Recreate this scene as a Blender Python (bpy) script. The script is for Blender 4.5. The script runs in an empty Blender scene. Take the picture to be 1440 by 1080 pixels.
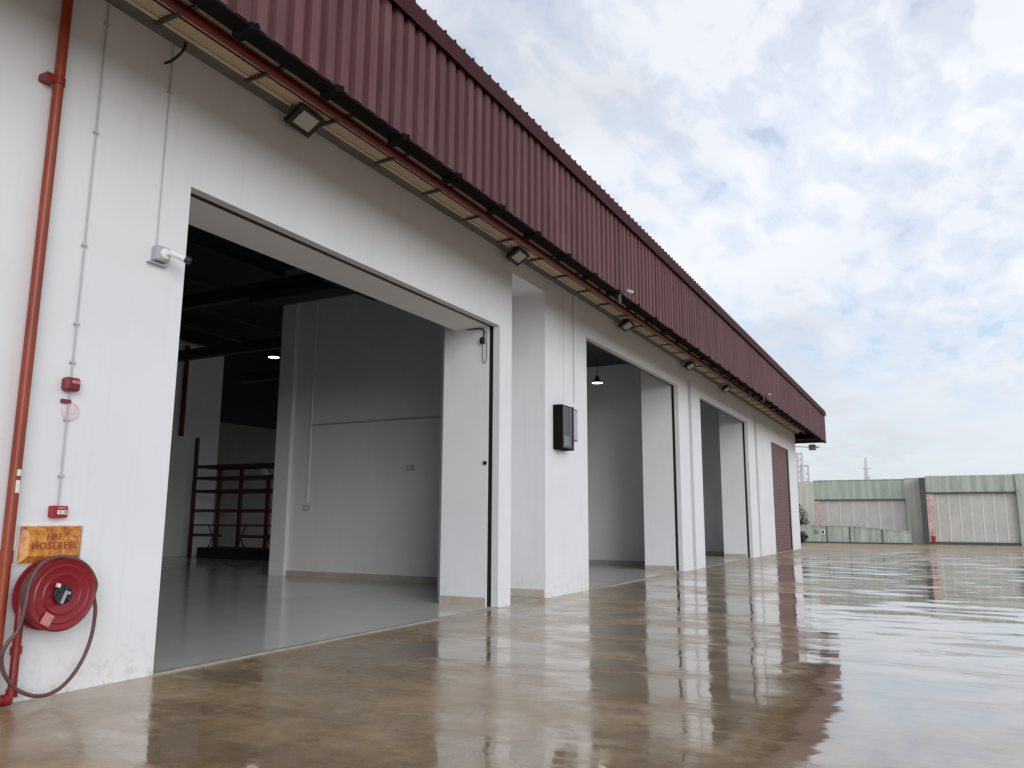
import bpy, math, random
from mathutils import Vector, Matrix
random.seed(7)
R = math.radians
scene = bpy.context.scene
col = scene.collection

# ------------------------------------------------------------------ camera
CAM = Vector((0, -6.6027, 1.45)); YAW, PITCH, ROLL, FPX = R(27.902), R(9.772), R(0.3085), 1111.67
fw = Vector((math.cos(PITCH)*math.cos(YAW), math.cos(PITCH)*math.sin(YAW), math.sin(PITCH)))
r0 = fw.cross(Vector((0, 0, 1))).normalized(); u0 = r0.cross(fw)
rt = r0*math.cos(ROLL)+u0*math.sin(ROLL); up = -r0*math.sin(ROLL)+u0*math.cos(ROLL)
cd = bpy.data.cameras.new('camera'); cam = bpy.data.objects.new('camera', cd); col.objects.link(cam)
cam.matrix_world = Matrix(((rt.x, up.x, -fw.x, CAM.x), (rt.y, up.y, -fw.y, CAM.y), (rt.z, up.z, -fw.z, CAM.z), (0, 0, 0, 1)))
cd.sensor_width = 36; cd.lens = FPX/1440*36; cd.clip_start = .05; cd.clip_end = 3000
scene.camera = cam
def px(x, y, axis, val):
    """photo pixel -> point on the plane axis = val"""
    d = fw + rt*((x-720)/FPX) - up*((y-540)/FPX)
    return CAM + d*((val-CAM[axis])/d[axis])

# ------------------------------------------------------------------ sky, sun, exposure
SUN_DIR = Vector((-.72, -1.0, .27)).normalized()          # towards the sun, veiled by cloud
w = bpy.data.worlds.new('World'); scene.world = w; w.use_nodes = True
nt = w.node_tree; nt.nodes.clear()
N = lambda t, **k: _node(nt, t, **k)
def _node(tree, t, **k):
    n = tree.nodes.new(t)
    for a, b in k.items(): setattr(n, a, b)
    return n
def ramp(tree, fac, stops, interp='EASE'):
    n = tree.nodes.new('ShaderNodeValToRGB'); n.color_ramp.interpolation = interp
    e = n.color_ramp.elements
    while len(e) < len(stops): e.new(.5)
    for i, (p, c) in enumerate(stops):
        e[i].position = p; e[i].color = c if len(c) == 4 else (*c, 1)
    tree.links.new(fac, n.inputs[0]); return n.outputs[0]
def noise(tree, vec, scale, detail=4, rough=.55, dist=0):
    n = tree.nodes.new('ShaderNodeTexNoise'); n.inputs['Scale'].default_value = scale; n.inputs['Detail'].default_value = detail
    n.inputs['Roughness'].default_value = rough; n.inputs['Distortion'].default_value = dist
    if vec: tree.links.new(vec, n.inputs['Vector'])
    return n.outputs['Fac']
def mixc(tree, fac, a, b, blend='MIX'):
    n = tree.nodes.new('ShaderNodeMix'); n.data_type = 'RGBA'; n.blend_type = blend
    for i, v in ((0, fac), (6, a), (7, b)):
        if isinstance(v, (int, float)): n.inputs[i].default_value = v
        elif isinstance(v, tuple): n.inputs[i].default_value = (*v[:3], 1)
        else: tree.links.new(v, n.inputs[i])
    return n.outputs[2]
def mth(tree, op, a, b=0.0, c=None, clamp=False):
    n = tree.nodes.new('ShaderNodeMath'); n.operation = op; n.use_clamp = clamp
    for i, v in enumerate((a, b, c)):
        if v is None: continue
        if isinstance(v, (int, float)): n.inputs[i].default_value = v
        else: tree.links.new(v, n.inputs[i])
    return n.outputs[0]
def mapping(tree, vec, scale=(1, 1, 1), loc=(0, 0, 0), rot=(0, 0, 0)):
    n = tree.nodes.new('ShaderNodeMapping'); n.inputs['Scale'].default_value = scale
    n.inputs['Location'].default_value = loc; n.inputs['Rotation'].default_value = rot
    tree.links.new(vec, n.inputs[0]); return n.outputs[0]
sky = N('ShaderNodeTexSky', sky_type='NISHITA', sun_disc=False)
sky.sun_elevation = math.asin(SUN_DIR.z); sky.sun_rotation = math.atan2(SUN_DIR.x, SUN_DIR.y)
sky.dust_density = .6
tc = N('ShaderNodeTexCoord'); sep = N('ShaderNodeSeparateXYZ'); nt.links.new(tc.outputs['Generated'], sep.inputs[0])
zc = mth(nt, 'ADD', mth(nt, 'MAXIMUM', sep.outputs[2], 0.0), .16)
cmb = N('ShaderNodeCombineXYZ')
nt.links.new(mth(nt, 'DIVIDE', sep.outputs[0], zc), cmb.inputs[0]); nt.links.new(mth(nt, 'DIVIDE', sep.outputs[1], zc), cmb.inputs[1])
pv = cmb.outputs[0]
big = noise(nt, mapping(nt, pv, (1, 1, 1), (3.1, 1.7, 0)), .8, 3, .5)
med = noise(nt, mapping(nt, pv, (1.0, 1.7, 1), (0.4, 5.2, 0), (0, 0, .6)), 2.4, 8, .56, .25)
fine = noise(nt, mapping(nt, pv, (1, 1.8, 1), (1, 2, 0), (0, 0, .5)), 7.0, 6, .55, .3)
cov = mth(nt, 'ADD', mth(nt, 'MULTIPLY', big, .34), mth(nt, 'ADD', mth(nt, 'MULTIPLY', med, .40), mth(nt, 'MULTIPLY', fine, .38)))
mask = ramp(nt, cov, [(.42, (.46,)*3), (.51, (.78,)*3), (.60, (1,)*3)], 'EASE')
shade = noise(nt, mapping(nt, pv, (1, 1, 1), (7.3, 2.2, 0)), .95, 6, .5, .2)
ccol = ramp(nt, shade, [(.35, (.66, .69, .745)), (.46, (.775, .81, .88)), (.60, (.855, .885, .95))], 'EASE')
# low on the horizon the cloud deck merges into pale haze
hz = ramp(nt, sep.outputs[2], [(0.0, (1, 1, 1)), (.10, (.75,)*3), (.30, (0, 0, 0))], 'EASE')
mask2 = mth(nt, 'MAXIMUM', mask, hz)
ccol2 = mixc(nt, mth(nt, 'MULTIPLY', hz, .8), ccol, (.64, .68, .745))
b1 = N('ShaderNodeBackground'); b1.inputs[1].default_value = .15; nt.links.new(mixc(nt, 1.0, sky.outputs[0], (1.0, 1.10, 1.28), 'MULTIPLY'), b1.inputs[0])
b2 = N('ShaderNodeBackground'); b2.inputs[1].default_value = 1.0; nt.links.new(ccol2, b2.inputs[0])
mx = N('ShaderNodeMixShader'); nt.links.new(mask2, mx.inputs[0]); nt.links.new(b1.outputs[0], mx.inputs[1]); nt.links.new(b2.outputs[0], mx.inputs[2])
wo = N('ShaderNodeOutputWorld'); nt.links.new(mx.outputs[0], wo.inputs[0])
sl = bpy.data.lights.new('sun', 'SUN'); sl.energy = 1.5; sl.angle = R(42); sl.color = (1, .985, .965)
sun = bpy.data.objects.new('sun', sl); col.objects.link(sun); sun.rotation_euler = (-SUN_DIR).to_track_quat('-Z', 'Y').to_euler(); sun.location = (0, -20, 30)
scene.view_settings.view_transform = 'Standard'; scene.view_settings.look = 'None'
scene.view_settings.exposure = 0.16; scene.view_settings.gamma = 1; scene.view_settings.use_curve_mapping = False
scene.render.engine = 'CYCLES'; scene.cycles.max_bounces = 7; scene.cycles.diffuse_bounces = 5

# ------------------------------------------------------------------ materials
M = {}
def mat(name, color=(.5, .5, .5), rough=.6, metal=0, var=0., vscale=3., spec=.5, bump=0., bscale=40., emit=None, fn=None):
    m = bpy.data.materials.new(name); m.use_nodes = True; t = m.node_tree; b = t.nodes['Principled BSDF']
    b.inputs['Base Color'].default_value = (*color, 1); b.inputs['Roughness'].default_value = rough; b.inputs['Metallic'].default_value = metal
    b.inputs['Specular IOR Level'].default_value = spec
    g = t.nodes.new('ShaderNodeNewGeometry').outputs['Position']
    if var:
        f = noise(t, g, vscale, 6, .6)
        lo = tuple(c*(1-var) for c in color); hi = tuple(min(1, c*(1+var)) for c in color)
        t.links.new(ramp(t, f, [(.3, lo), (.7, hi)], 'LINEAR'), b.inputs['Base Color'])
        t.links.new(mth(t, 'MULTIPLY_ADD', f, .25, rough-.12, True), b.inputs['Roughness'])
    if bump:
        bn = t.nodes.new('ShaderNodeBump'); bn.inputs['Strength'].default_value = bump; bn.inputs['Distance'].default_value = .01
        t.links.new(noise(t, g, bscale, 5, .6), bn.inputs['Height']); t.links.new(bn.outputs[0], b.inputs['Normal'])
    if emit:
        b.inputs['Emission Color'].default_value = (*emit[0], 1); b.inputs['Emission Strength'].default_value = emit[1]
    if fn: fn(t, b, g)
    M[name] = m; return m
def white_fn(dirt=1.0, k=1.0):
    def fn(t, b, g):
        s = t.nodes.new('ShaderNodeSeparateXYZ'); t.links.new(g, s.inputs[0])
        blot = noise(t, mapping(t, g, (.5, .5, .5)), 1.3, 6, .6)
        c = ramp(t, blot, [(.3, (.735*k, .745*k, .765*k)), (.7, (.785*k, .795*k, .81*k))], 'LINEAR')
        # rain streaks: noise stretched vertically
        st = noise(t, mapping(t, g, (5.0, 5.0, .22)), 1.6, 5, .62)
        stm = ramp(t, st, [(.55, (0, 0, 0)), (.78, (1, 1, 1))], 'LINEAR')
        c = mixc(t, mth(t, 'MULTIPLY', stm, .20*dirt), c, (.50, .47, .43))
        # splash zone with flaking specks near the ground
        low = ramp(t, s.outputs[2], [(0.0, (1, 1, 1)), (.09, (.45,)*3), (.55, (0, 0, 0))], 'LINEAR')
        sp = ramp(t, noise(t, g, 9, 6, .7), [(.50, (0, 0, 0)), (.62, (1, 1, 1))], 'LINEAR')
        c = mixc(t, mth(t, 'MULTIPLY', mth(t, 'MULTIPLY', low, sp), .55*dirt), c, (.33, .30, .26))
        ch = ramp(t, noise(t, mapping(t, g, (1, 1, .8)), 26, 3, .5), [(.66, (0, 0, 0)), (.70, (1, 1, 1))], 'LINEAR')
        chp = ramp(t, noise(t, mapping(t, g, (1, 1, 1)), 1.4, 2, .5), [(.47, (0, 0, 0)), (.60, (1, 1, 1))], 'LINEAR')
        lo2 = ramp(t, s.outputs[2], [(0.0, (1, 1, 1)), (.5, (.8,)*3), (.85, (0, 0, 0))], 'LINEAR')
        c = mixc(t, mth(t, 'MULTIPLY', mth(t, 'MULTIPLY', ch, chp), mth(t, 'MULTIPLY', lo2, .75*dirt)), c, (.22, .20, .18))
        t.links.new(c, b.inputs['Base Color'])
        bn = t.nodes.new('ShaderNodeBump'); bn.inputs['Strength'].default_value = .25; bn.inputs['Distance'].default_value = .01
        h = mth(t, 'ADD', mth(t, 'MULTIPLY', noise(t, g, 1.1, 3, .5), 2.2), mth(t, 'MULTIPLY', noise(t, g, 45, 4, .6), .14))
        t.links.new(h, bn.inputs['Height']); t.links.new(bn.outputs[0], b.inputs['Normal'])
    return fn
mat('white_wall', rough=.72, spec=.25, fn=white_fn())
mat('inner_wall', rough=.75, spec=.2, fn=white_fn(.45, 1.11))
mat('hall_grey', (.22, .22, .20), .8, var=.1, vscale=1)
mat('skirting', (.50, .445, .375), .55, var=.12)
mat('black_metal', (.012, .012, .013), .5)
mat('eave_black', (.010, .010, .010), .9, spec=.05)
mat('dark_steel', (.045, .045, .047), .55, var=.3)
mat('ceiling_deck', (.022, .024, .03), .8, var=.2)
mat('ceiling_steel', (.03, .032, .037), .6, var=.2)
mat('soffit_grey', (.15, .145, .135), .6, var=.25, vscale=2)
mat('soffit_bead', (.60, .57, .50), .6, var=.1)
def board_fn(t, b, g):
    f = noise(t, mapping(t, g, (1, 1, 1)), 60, 5, .75)
    c = ramp(t, f, [(.38, (.25, .14, .075)), (.47, (.62, .48, .32)), (.60, (.85, .75, .58))], 'LINEAR')
    big = noise(t, g, 1.6, 3, .5)
    c = mixc(t, mth(t, 'MULTIPLY', big, .5), c, (.36, .24, .17)); t.links.new(c, b.inputs['Base Color'])
    bn = t.nodes.new('ShaderNodeBump'); bn.inputs['Strength'].default_value = .6; bn.inputs['Distance'].default_value = .01
    t.links.new(f, bn.inputs['Height']); t.links.new(bn.outputs[0], b.inputs['Normal'])
mat('wood_wool', rough=.9, spec=.1, fn=board_fn)
def clad_fn(t, b, g):
    s = t.nodes.new('ShaderNodeSeparateXYZ'); t.links.new(g, s.inputs[0])
    st = noise(t, mapping(t, g, (4, 4, .35)), 2, 5, .6)
    c = ramp(t, st, [(.3, (.108, .046, .050)), (.7, (.146, .070, .075))], 'LINEAR')
    c = mixc(t, mth(t, 'MULTIPLY', ramp(t, noise(t, mapping(t, g, (1, 1, .5)), 1.2, 4, .6), [(.5, (0, 0, 0)), (.75, (1, 1, 1))]), .35), c, (.24, .14, .13))
    oi = t.nodes.new('ShaderNodeObjectInfo'); hs = t.nodes.new('ShaderNodeHueSaturation'); t.links.new(c, hs.inputs['Color']); t.links.new(mth(t, 'MULTIPLY_ADD', oi.outputs['Random'], .30, .85), hs.inputs['Value']); c = hs.outputs[0]
    t.links.new(c, b.inputs['Base Color']); t.links.new(mth(t, 'MULTIPLY_ADD', st, .2, .50), b.inputs['Roughness'])
mat('maroon_cladding', rough=.6, spec=.15, fn=clad_fn)
mat('maroon_flashing', (.050, .013, .015), .65, var=.25, vscale=5, spec=.12)
mat('red_pipe', (.21, .014, .012), .38, var=.2, vscale=6)
mat('eave_red', (.17, .009, .011), .45, var=.25, vscale=4)
def riser_fn(t, b, g):   # paint faded to orange down the pipe with its age
    f = noise(t, mapping(t, g, (6, 6, 1.2)), 2, 5, .6)
    t.links.new(ramp(t, f, [(.3, (.21, .026, .010)), (.7, (.30, .048, .014))], 'LINEAR'), b.inputs['Base Color'])
mat('riser_paint', rough=.4, fn=riser_fn)
mat('reel_red', (.225, .007, .014), .33, var=.12, vscale=8)
mat('reel_dark', (.16, .006, .012), .4)
mat('hose', (.125, .05, .052), .45, var=.25, vscale=7)
mat('steel', (.55, .55, .56), .35, metal=1)
mat('grey_plastic', (.42, .43, .46), .5)
mat('conduit', (.46, .46, .47), .5)
mat('white_plastic', (.80, .80, .80), .4)
mat('label_white', (.75, .72, .66), .6, var=.1, vscale=60)
mat('pale_label', (.52, .22, .20), .5, var=.25, vscale=50)
mat('pink', (.72, .60, .62), .5, var=.06, vscale=40)
mat('siren_red', (.20, .022, .030), .45, var=.15, vscale=20)
mat('callpoint_red', (.33, .008, .022), .35)
def amber_fn(t, b, g):
    f = noise(t, g, 16, 7, .65, .4); f2 = noise(t, g, 5, 3)
    c = ramp(t, f, [(.32, (.20, .055, .012)), (.48, (.55, .20, .03)), (.66, (.80, .40, .08))], 'LINEAR')
    c = mixc(t, mth(t, 'MULTIPLY', f2, .35), c, (.46, .13, .02)); t.links.new(c, b.inputs['Base Color'])
mat('amber', rough=.28, fn=amber_fn)
mat('sign_red', (.32, .05, .02), .5)
mat('lamp_glass', (.52, .51, .47), .15, var=.06, vscale=60)
mat('door_brown', (.17, .085, .085), .5, var=.12, vscale=2)
mat('rack_brown', (.055, .014, .012), .5, var=.3)
mat('rack_red', (.12, .009, .012), .5, var=.2)
mat('rack_black', (.012, .012, .013), .6)
mat('box_white', (.7, .7, .68), .6)
mat('lit_lens', (.9, .9, .85), .4, emit=((1, .97, .9), 5))
mat('smoked', (.015, .018, .02), .06, spec=.6)
mat('cabinet_grey', (.17, .185, .185), .4)
def glass_fn(t, b, g):
    b.inputs['Transmission Weight'].default_value = .75; b.inputs['IOR'].default_value = 1.1
mat('acrylic', (.33, .36, .36), .12, fn=glass_fn)
def green_fn(t, b, g):
    st = noise(t, mapping(t, g, (2.2, 2.2, .16)), 1.5, 6, .65)
    c = ramp(t, st, [(.30, (.28, .34, .29)), (.47, (.37, .43, .37)), (.60, (.47, .51, .455)), (.75, (.57, .58, .53))], 'LINEAR')
    d = ramp(t, noise(t, mapping(t, g, (1, 1, .35)), 2.2, 5, .6), [(.55, (0, 0, 0)), (.72, (1, 1, 1))])
    c = mixc(t, mth(t, 'MULTIPLY', d, .4), c, (.13, .15, .13)); t.links.new(c, b.inputs['Base Color'])
mat('green_concrete', rough=.85, spec=.2, fn=green_fn)
def pale_fn(t, b, g):
    st = noise(t, mapping(t, g, (2.0, 2.0, .15)), 2.0, 6, .65)
    t.links.new(ramp(t, st, [(.3, (.40, .44, .38)), (.5, (.53, .56, .49)), (.7, (.66, .66, .59))], 'LINEAR'), b.inputs['Base Color'])
mat('pale_concrete', rough=.85, spec=.2, fn=pale_fn)
mat('panel_grey', (.50, .50, .47), .6, var=.10, vscale=1.2)
mat('panel_joint', (.70, .70, .66), .6, var=.1)
mat('dark_trim_and_shade', (.07, .08, .07), .8)  # dark green for rails, joints and marks; on one pier it is painted shade
mat('pink_paint', (.56, .40, .385), .6, var=.35, vscale=2.5)
mat('red_paint', (.33, .015, .015), .5, var=.3, vscale=6)
mat('leaf', (.018, .035, .018), .6, var=.4, vscale=8)
mat('bark', (.06, .045, .03), .9)
mat('mast_haze_grey', (.55, .58, .63), .6)  # distance haze is mixed into this pale grey of mast and towers
def epoxy_fn(t, b, g):
    f = noise(t, g, .7, 5, .6); f2 = noise(t, mapping(t, g, (1, .3, 1)), 3, 5, .6)
    c = ramp(t, f, [(.3, (.60, .60, .565)), (.7, (.66, .66, .625))], 'LINEAR')
    c = mixc(t, mth(t, 'MULTIPLY', f2, .12), c, (.35, .35, .34)); t.links.new(c, b.inputs['Base Color'])
    t.links.new(mth(t, 'MULTIPLY_ADD', f2, .12, .07), b.inputs['Roughness'])
    bn = t.nodes.new('ShaderNodeBump'); bn.inputs['Strength'].default_value = .06; bn.inputs['Distance'].default_value = .02
    t.links.new(noise(t, g, 2.5, 3, .5), bn.inputs['Height']); t.links.new(bn.outputs[0], b.inputs['Normal'])
mat('epoxy', rough=.2, fn=epoxy_fn)
mat('threshold', (.36, .32, .27), .5, var=.2, vscale=4)
def wet_fn(t, b, g):
    a = noise(t, g, .28, 5, .6, .3); c1 = noise(t, mapping(t, g, (1, 1, 1), (5, 3, 0)), 1.6, 7, .62, .3); c2 = noise(t, g, 9, 6, .65); c3 = noise(t, g, 70, 3, .6)
    s = mth(t, 'ADD', mth(t, 'MULTIPLY', a, .30), mth(t, 'ADD', mth(t, 'MULTIPLY', c1, .38), mth(t, 'ADD', mth(t, 'MULTIPLY', c2, .24), mth(t, 'MULTIPLY', c3, .18))))
    c = ramp(t, s, [(.40, (.165, .10, .046)), (.50, (.27, .178, .092)), (.58, (.37, .265, .155)), (.68, (.475, .37, .25))], 'LINEAR')
    # standing film against merely damp concrete
    pn = noise(t, mapping(t, g, (1, 1, 1), (2.7, 8.1, 0)), .33, 4, .55, .4)
    pn2 = noise(t, mapping(t, g, (1.5, .5, 1), (1.7, 3.1, 0), (0, 0, .12)), 1.15, 5, .6, .3)
    pn3 = noise(t, mapping(t, g, (1.5, .45, 1), (4.4, 0.6, 0), (0, 0, .12)), 5.5, 4, .6)
    q = mth(t, 'ADD', mth(t, 'MULTIPLY', pn, .38), mth(t, 'ADD', mth(t, 'MULTIPLY', pn2, .40), mth(t, 'MULTIPLY', pn3, .22)))
    sy = t.nodes.new('ShaderNodeSeparateXYZ'); t.links.new(g, sy.inputs[0])
    fall = mth(t, 'MULTIPLY', mth(t, 'ADD', mth(t, 'MULTIPLY', sy.outputs[1], -1.0), mth(t, 'MULTIPLY', mth(t, 'MINIMUM', sy.outputs[0], 16.0), .05)), .022)   # the yard falls away from the building
    q = mth(t, 'ADD', q, mth(t, 'MINIMUM', fall, .13))
    far = ramp(t, mth(t, 'MULTIPLY', sy.outputs[0], .01), [(.28, (0, 0, 0)), (.55, (1, 1, 1))], 'LINEAR')     # higher, better drained end of the yard
    q = mth(t, 'SUBTRACT', q, mth(t, 'MULTIPLY', far, .085))
    pud = ramp(t, q, [(.515, (0, 0, 0)), (.645, (1, 1, 1))], 'EASE')
    c = mixc(t, mth(t, 'MULTIPLY', pud, .42), c, (.25, .20, .15))
    t.links.new(c, b.inputs['Base Color'])
    rr = mth(t, 'MULTIPLY_ADD', pud, -.19, .25); rr = mth(t, 'ADD', rr, mth(t, 'MULTIPLY', mth(t, 'MULTIPLY', far, mth(t, 'SUBTRACT', 1.0, pud)), .25)); rr = mth(t, 'ADD', rr, mth(t, 'MULTIPLY', mth(t, 'SUBTRACT', c2, .5), .14), None, True)
    t.links.new(rr, b.inputs['Roughness'])
    b.inputs['IOR'].default_value = 1.5
    t.links.new(mth(t, 'MULTIPLY', mth(t, 'MULTIPLY_ADD', pud, .72, .16), mth(t, 'MULTIPLY_ADD', far, -.75, 1.0)), b.inputs['Coat Weight']); t.links.new(mth(t, 'MULTIPLY_ADD', pud, -.085, .12), b.inputs['Coat Roughness']); b.inputs['Coat IOR'].default_value = 1.45
    dry = mth(t, 'SUBTRACT', 1.0, pud)
    h = mth(t, 'ADD', mth(t, 'MULTIPLY', noise(t, g, 1.1, 3, .5), .42), mth(t, 'MULTIPLY', noise(t, mapping(t, g, (1.3, .6, 1), (0, 0, 0), (0, 0, .12)), 4.5, 3, .55), .10))
    h = mth(t, 'ADD', h, mth(t, 'MULTIPLY', mth(t, 'MULTIPLY', noise(t, g, 45, 5, .65), dry), .075))
    open_ = ramp(t, mth(t, 'MULTIPLY', sy.outputs[0], .01), [(.05, (.045,)*3), (.20, (.16,)*3), (.42, (1, 1, 1))], 'LINEAR')      # wind reaches the open end and ruffles the film
    rn = t.nodes.new('ShaderNodeTexNoise'); rn.inputs['Scale'].default_value = 1.3; rn.inputs['Detail'].default_value = 4
    t.links.new(mapping(t, g, (1.2, .40, 1), (3, 1, 0), (0, 0, .1)), rn.inputs['Vector'])
    def vm(op, x, y):
        n = t.nodes.new('ShaderNodeVectorMath'); n.operation = op
        for i, v in enumerate((x, y)):
            if v is None: continue
            if isinstance(v, tuple): n.inputs[i].default_value = v
            else: t.links.new(v, n.inputs[i])
        return n.outputs[0]
    tilt = vm('MULTIPLY', vm('SUBTRACT', rn.outputs['Color'], (.5, .5, .5)), (1.25, .40, 0))
    nrm = vm('NORMALIZE', vm('ADD', vm('MULTIPLY', tilt, open_), (0, 0, 1)), None)
    bn = t.nodes.new('ShaderNodeBump'); bn.inputs['Strength'].default_value = .5; bn.inputs['Distance'].default_value = .02
    t.links.new(nrm, bn.inputs['Normal']); t.links.new(h, bn.inputs['Height']); t.links.new(bn.outputs[0], b.inputs['Normal']); t.links.new(bn.outputs[0], b.inputs['Coat Normal'])
mat('wet_concrete', rough=.15, fn=wet_fn)

# ------------------------------------------------------------------ mesh helpers
class MB:
    def __init__(s): s.v = []; s.f = []
    def box(s, x0, x1, y0, y1, z0, z1):
        n = len(s.v); s.v += [(x, y, z) for z in (z0, z1) for y in (y0, y1) for x in (x0, x1)]
        s.f += [tuple(n+i for i in q) for q in ((0, 2, 3, 1), (4, 5, 7, 6), (0, 1, 5, 4), (2, 6, 7, 3), (0, 4, 6, 2), (1, 3, 7, 5))]; return s
    def bevbox(s, x0, x1, y0, y1, z0, z1, b=.01):
        # box with chamfered edges: hull of three shrunk boxes
        import bmesh
        bm = bmesh.new()
        for d in range(3):
            for sx in (x0, x1):
                for sy in (y0, y1):
                    for sz in (z0, z1):
                        p = [sx, sy, sz]; c = [(x0+x1)/2, (y0+y1)/2, (z0+z1)/2]
                        for k in range(3):
                            if k != d: p[k] += b if p[k] < c[k] else -b
                        bm.verts.new(p)
        bmesh.ops.convex_hull(bm, input=bm.verts[:]); bm.verts.index_update()
        n = len(s.v); s.v += [tuple(v.co) for v in bm.verts]; s.f += [tuple(n+v.index for v in f.verts) for f in bm.faces]; bm.free(); return s
    def prism(s, pts, axis, a, b):
        # closed 2D outline extruded along axis
        n = len(s.v); k = len(pts)
        for t in (a, b):
            for p in pts:
                q = list(p); q.insert(axis, t); s.v.append(tuple(q))
        s.f += [tuple(range(n, n+k))[::-1], tuple(range(n+k, n+2*k))]
        s.f += [(n+i, n+(i+1) % k, n+k+(i+1) % k, n+k+i) for i in range(k)]; return s
    def tube(s, pts, r, seg=10, closed=False):
        pts = [Vector(p) for p in pts]; m = len(pts); rings = []
        prev = None
        for i, p in enumerate(pts):
            if closed: d = pts[(i+1) % m]-pts[i-1]
            else: d = pts[min(i+1, m-1)]-pts[max(i-1, 0)]
            d.normalize()
            if prev is None:
                a = Vector((0, 0, 1)) if abs(d.z) < .9 else Vector((1, 0, 0)); x = a.cross(d).normalized()
            else:
                x = (prev - d*prev.dot(d)).normalized()
            prev = x; y = d.cross(x); n = len(s.v)
            rr = r[i] if isinstance(r, (list, tuple)) else r
            s.v += [tuple(p+x*math.cos(2*math.pi*k/seg)*rr+y*math.sin(2*math.pi*k/seg)*rr) for k in range(seg)]; rings.append(n)
        for i in range(m if closed else m-1):
            a, b = rings[i], rings[(i+1) % m]
            s.f += [(a+k, a+(k+1) % seg, b+(k+1) % seg, b+k) for k in range(seg)]
        if not closed: s.f += [tuple(range(rings[0], rings[0]+seg))[::-1], tuple(range(rings[-1], rings[-1]+seg))]
        return s
    def lathe(s, prof, axis, c, seg=48):
        # prof: (radius, offset along axis), axis as Vector, closed profile ends on the axis or not
        ax = Vector(axis).normalized(); a = Vector((0, 0, 1)) if abs(ax.z) < .9 else Vector((1, 0, 0)); x = a.cross(ax).normalized(); y = ax.cross(x); c = Vector(c); rows = []
        for r, o in prof:
            n = len(s.v); rows.append(n)
            s.v += [tuple(c+ax*o+x*r*math.cos(2*math.pi*k/seg)+y*r*math.sin(2*math.pi*k/seg)) for k in range(seg)]
        for a_, b_ in zip(rows, rows[1:]): s.f += [(a_+k, a_+(k+1) % seg, b_+(k+1) % seg, b_+k) for k in range(seg)]
        s.f += [tuple(range(rows[0], rows[0]+seg))[::-1], tuple(range(rows[-1], rows[-1]+seg))]; return s
    def obox(s, c, ax, ay, az, sx, sy, sz):
        c = Vector(c); n = len(s.v)
        s.v += [tuple(c+ax*i*sx/2+ay*j*sy/2+az*k*sz/2) for k in (-1, 1) for j in (-1, 1) for i in (-1, 1)]
        s.f += [tuple(n+i for i in q) for q in ((0, 2, 3, 1), (4, 5, 7, 6), (0, 1, 5, 4), (2, 6, 7, 3), (0, 4, 6, 2), (1, 3, 7, 5))]; return s
    def build(s, name, m, parent=None, smooth=False, loc=None):
        import bmesh
        me = bpy.data.meshes.new(name); me.from_pydata(s.v, [], s.f)
        bm = bmesh.new(); bm.from_mesh(me); bmesh.ops.recalc_face_normals(bm, faces=bm.faces[:]); bm.to_mesh(me); bm.free()
        me.materials.append(M[m]); o = bpy.data.objects.new(name, me); col.objects.link(o)
        if smooth:
            me.polygons.foreach_set('use_smooth', [True]*len(me.polygons))
            me.set_sharp_from_angle(angle=R(40))
        if loc: o.location = loc
        if parent: o.parent = parent
        return o
def tag(o, label=None, cat=None, group=None, kind=None):
    if label: o['label'] = label
    if cat: o['category'] = cat
    if group: o['group'] = group
    if kind: o['kind'] = kind
    return o
def empty(name, loc=(0, 0, 0)):
    e = bpy.data.objects.new(name, None); e.empty_display_size = .2; col.objects.link(e); e.location = loc; return e
def inst(src, loc, parent=None):
    c = src.copy(); col.objects.link(c); c.location = loc; c.parent = parent; return c
def copy_tree(o, parent=None):
    c = o.copy(); col.objects.link(c); c.parent = parent
    for ch in [k for k in bpy.data.objects if k.parent == o]: copy_tree(ch, c)
    return c
B = lambda *a: MB().box(*a)

# ------------------------------------------------------------------ the ground
g = MB(); g.v = [(-300, -400, 0), (700, -400, 0), (700, 400, 0), (-300, 400, 0)]; g.f = [(0, 1, 2, 3)]
tag(g.build('yard', 'wet_concrete'), kind='structure')
XL, XE = -9.0, 46.2
fl = B(XL+.3, XE-.2, .01, 22, -.1, .012); tag(fl.build('hall_floor', 'epoxy'), kind='structure')

# ------------------------------------------------------------------ the building
W = empty('warehouse'); tag(W, 'long white warehouse with maroon ribbed eave and three open loading bays', 'warehouse')
ZS = 6.28                                    # soffit height
FY = -1.5                                    # fascia plane
SK = .13                                     # skin in front of the shutter slot
OPN = [(5.30, 12.0, 4.86), (16.0, 23.2, 5.5), (25.75, 33.3, 5.5)]
NICH = [(12.45, 13.86, 5.97), (24.29, 24.66, 5.97), (34.69, 35.15, 5.97)]
DOOR = (38.58, 43.6, 5.18)
ZT = 7.2                                     # wall carries on above the soffit
def wall(x0, x1, z0, z1, y0=0, y1=SK, m='white_wall', name='wall'): return B(x0, x1, y0, y1, z0, z1).build(name, m, W)
wall(XL, 5.30, 0, ZT); wall(5.30, 12.0, 4.86, ZT); wall(12.0, 12.45, 0, ZT)
wall(12.45, 13.86, 5.97, ZT, 0, 1.6); wall(13.86, 16.0, 0, ZT, 0, 1.6)
wall(16.0, 23.2, 5.5, ZT); wall(23.2, 24.29, 0, ZT); wall(24.29, 24.66, 5.97, ZT, 0, 1.6); wall(24.66, 25.75, 0, ZT, 0, 1.6)
wall(25.75, 33.3, 5.5, ZT); wall(33.3, 34.69, 0, ZT); wall(34.69, 35.15, 5.97, ZT, 0, 1.6); wall(35.15, DOOR[0], 0, ZT, 0, .5)
wall(DOOR[0], DOOR[1], DOOR[2], ZT, 0, .5); wall(DOOR[1], XE, 0, ZT, 0, .5)
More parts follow.
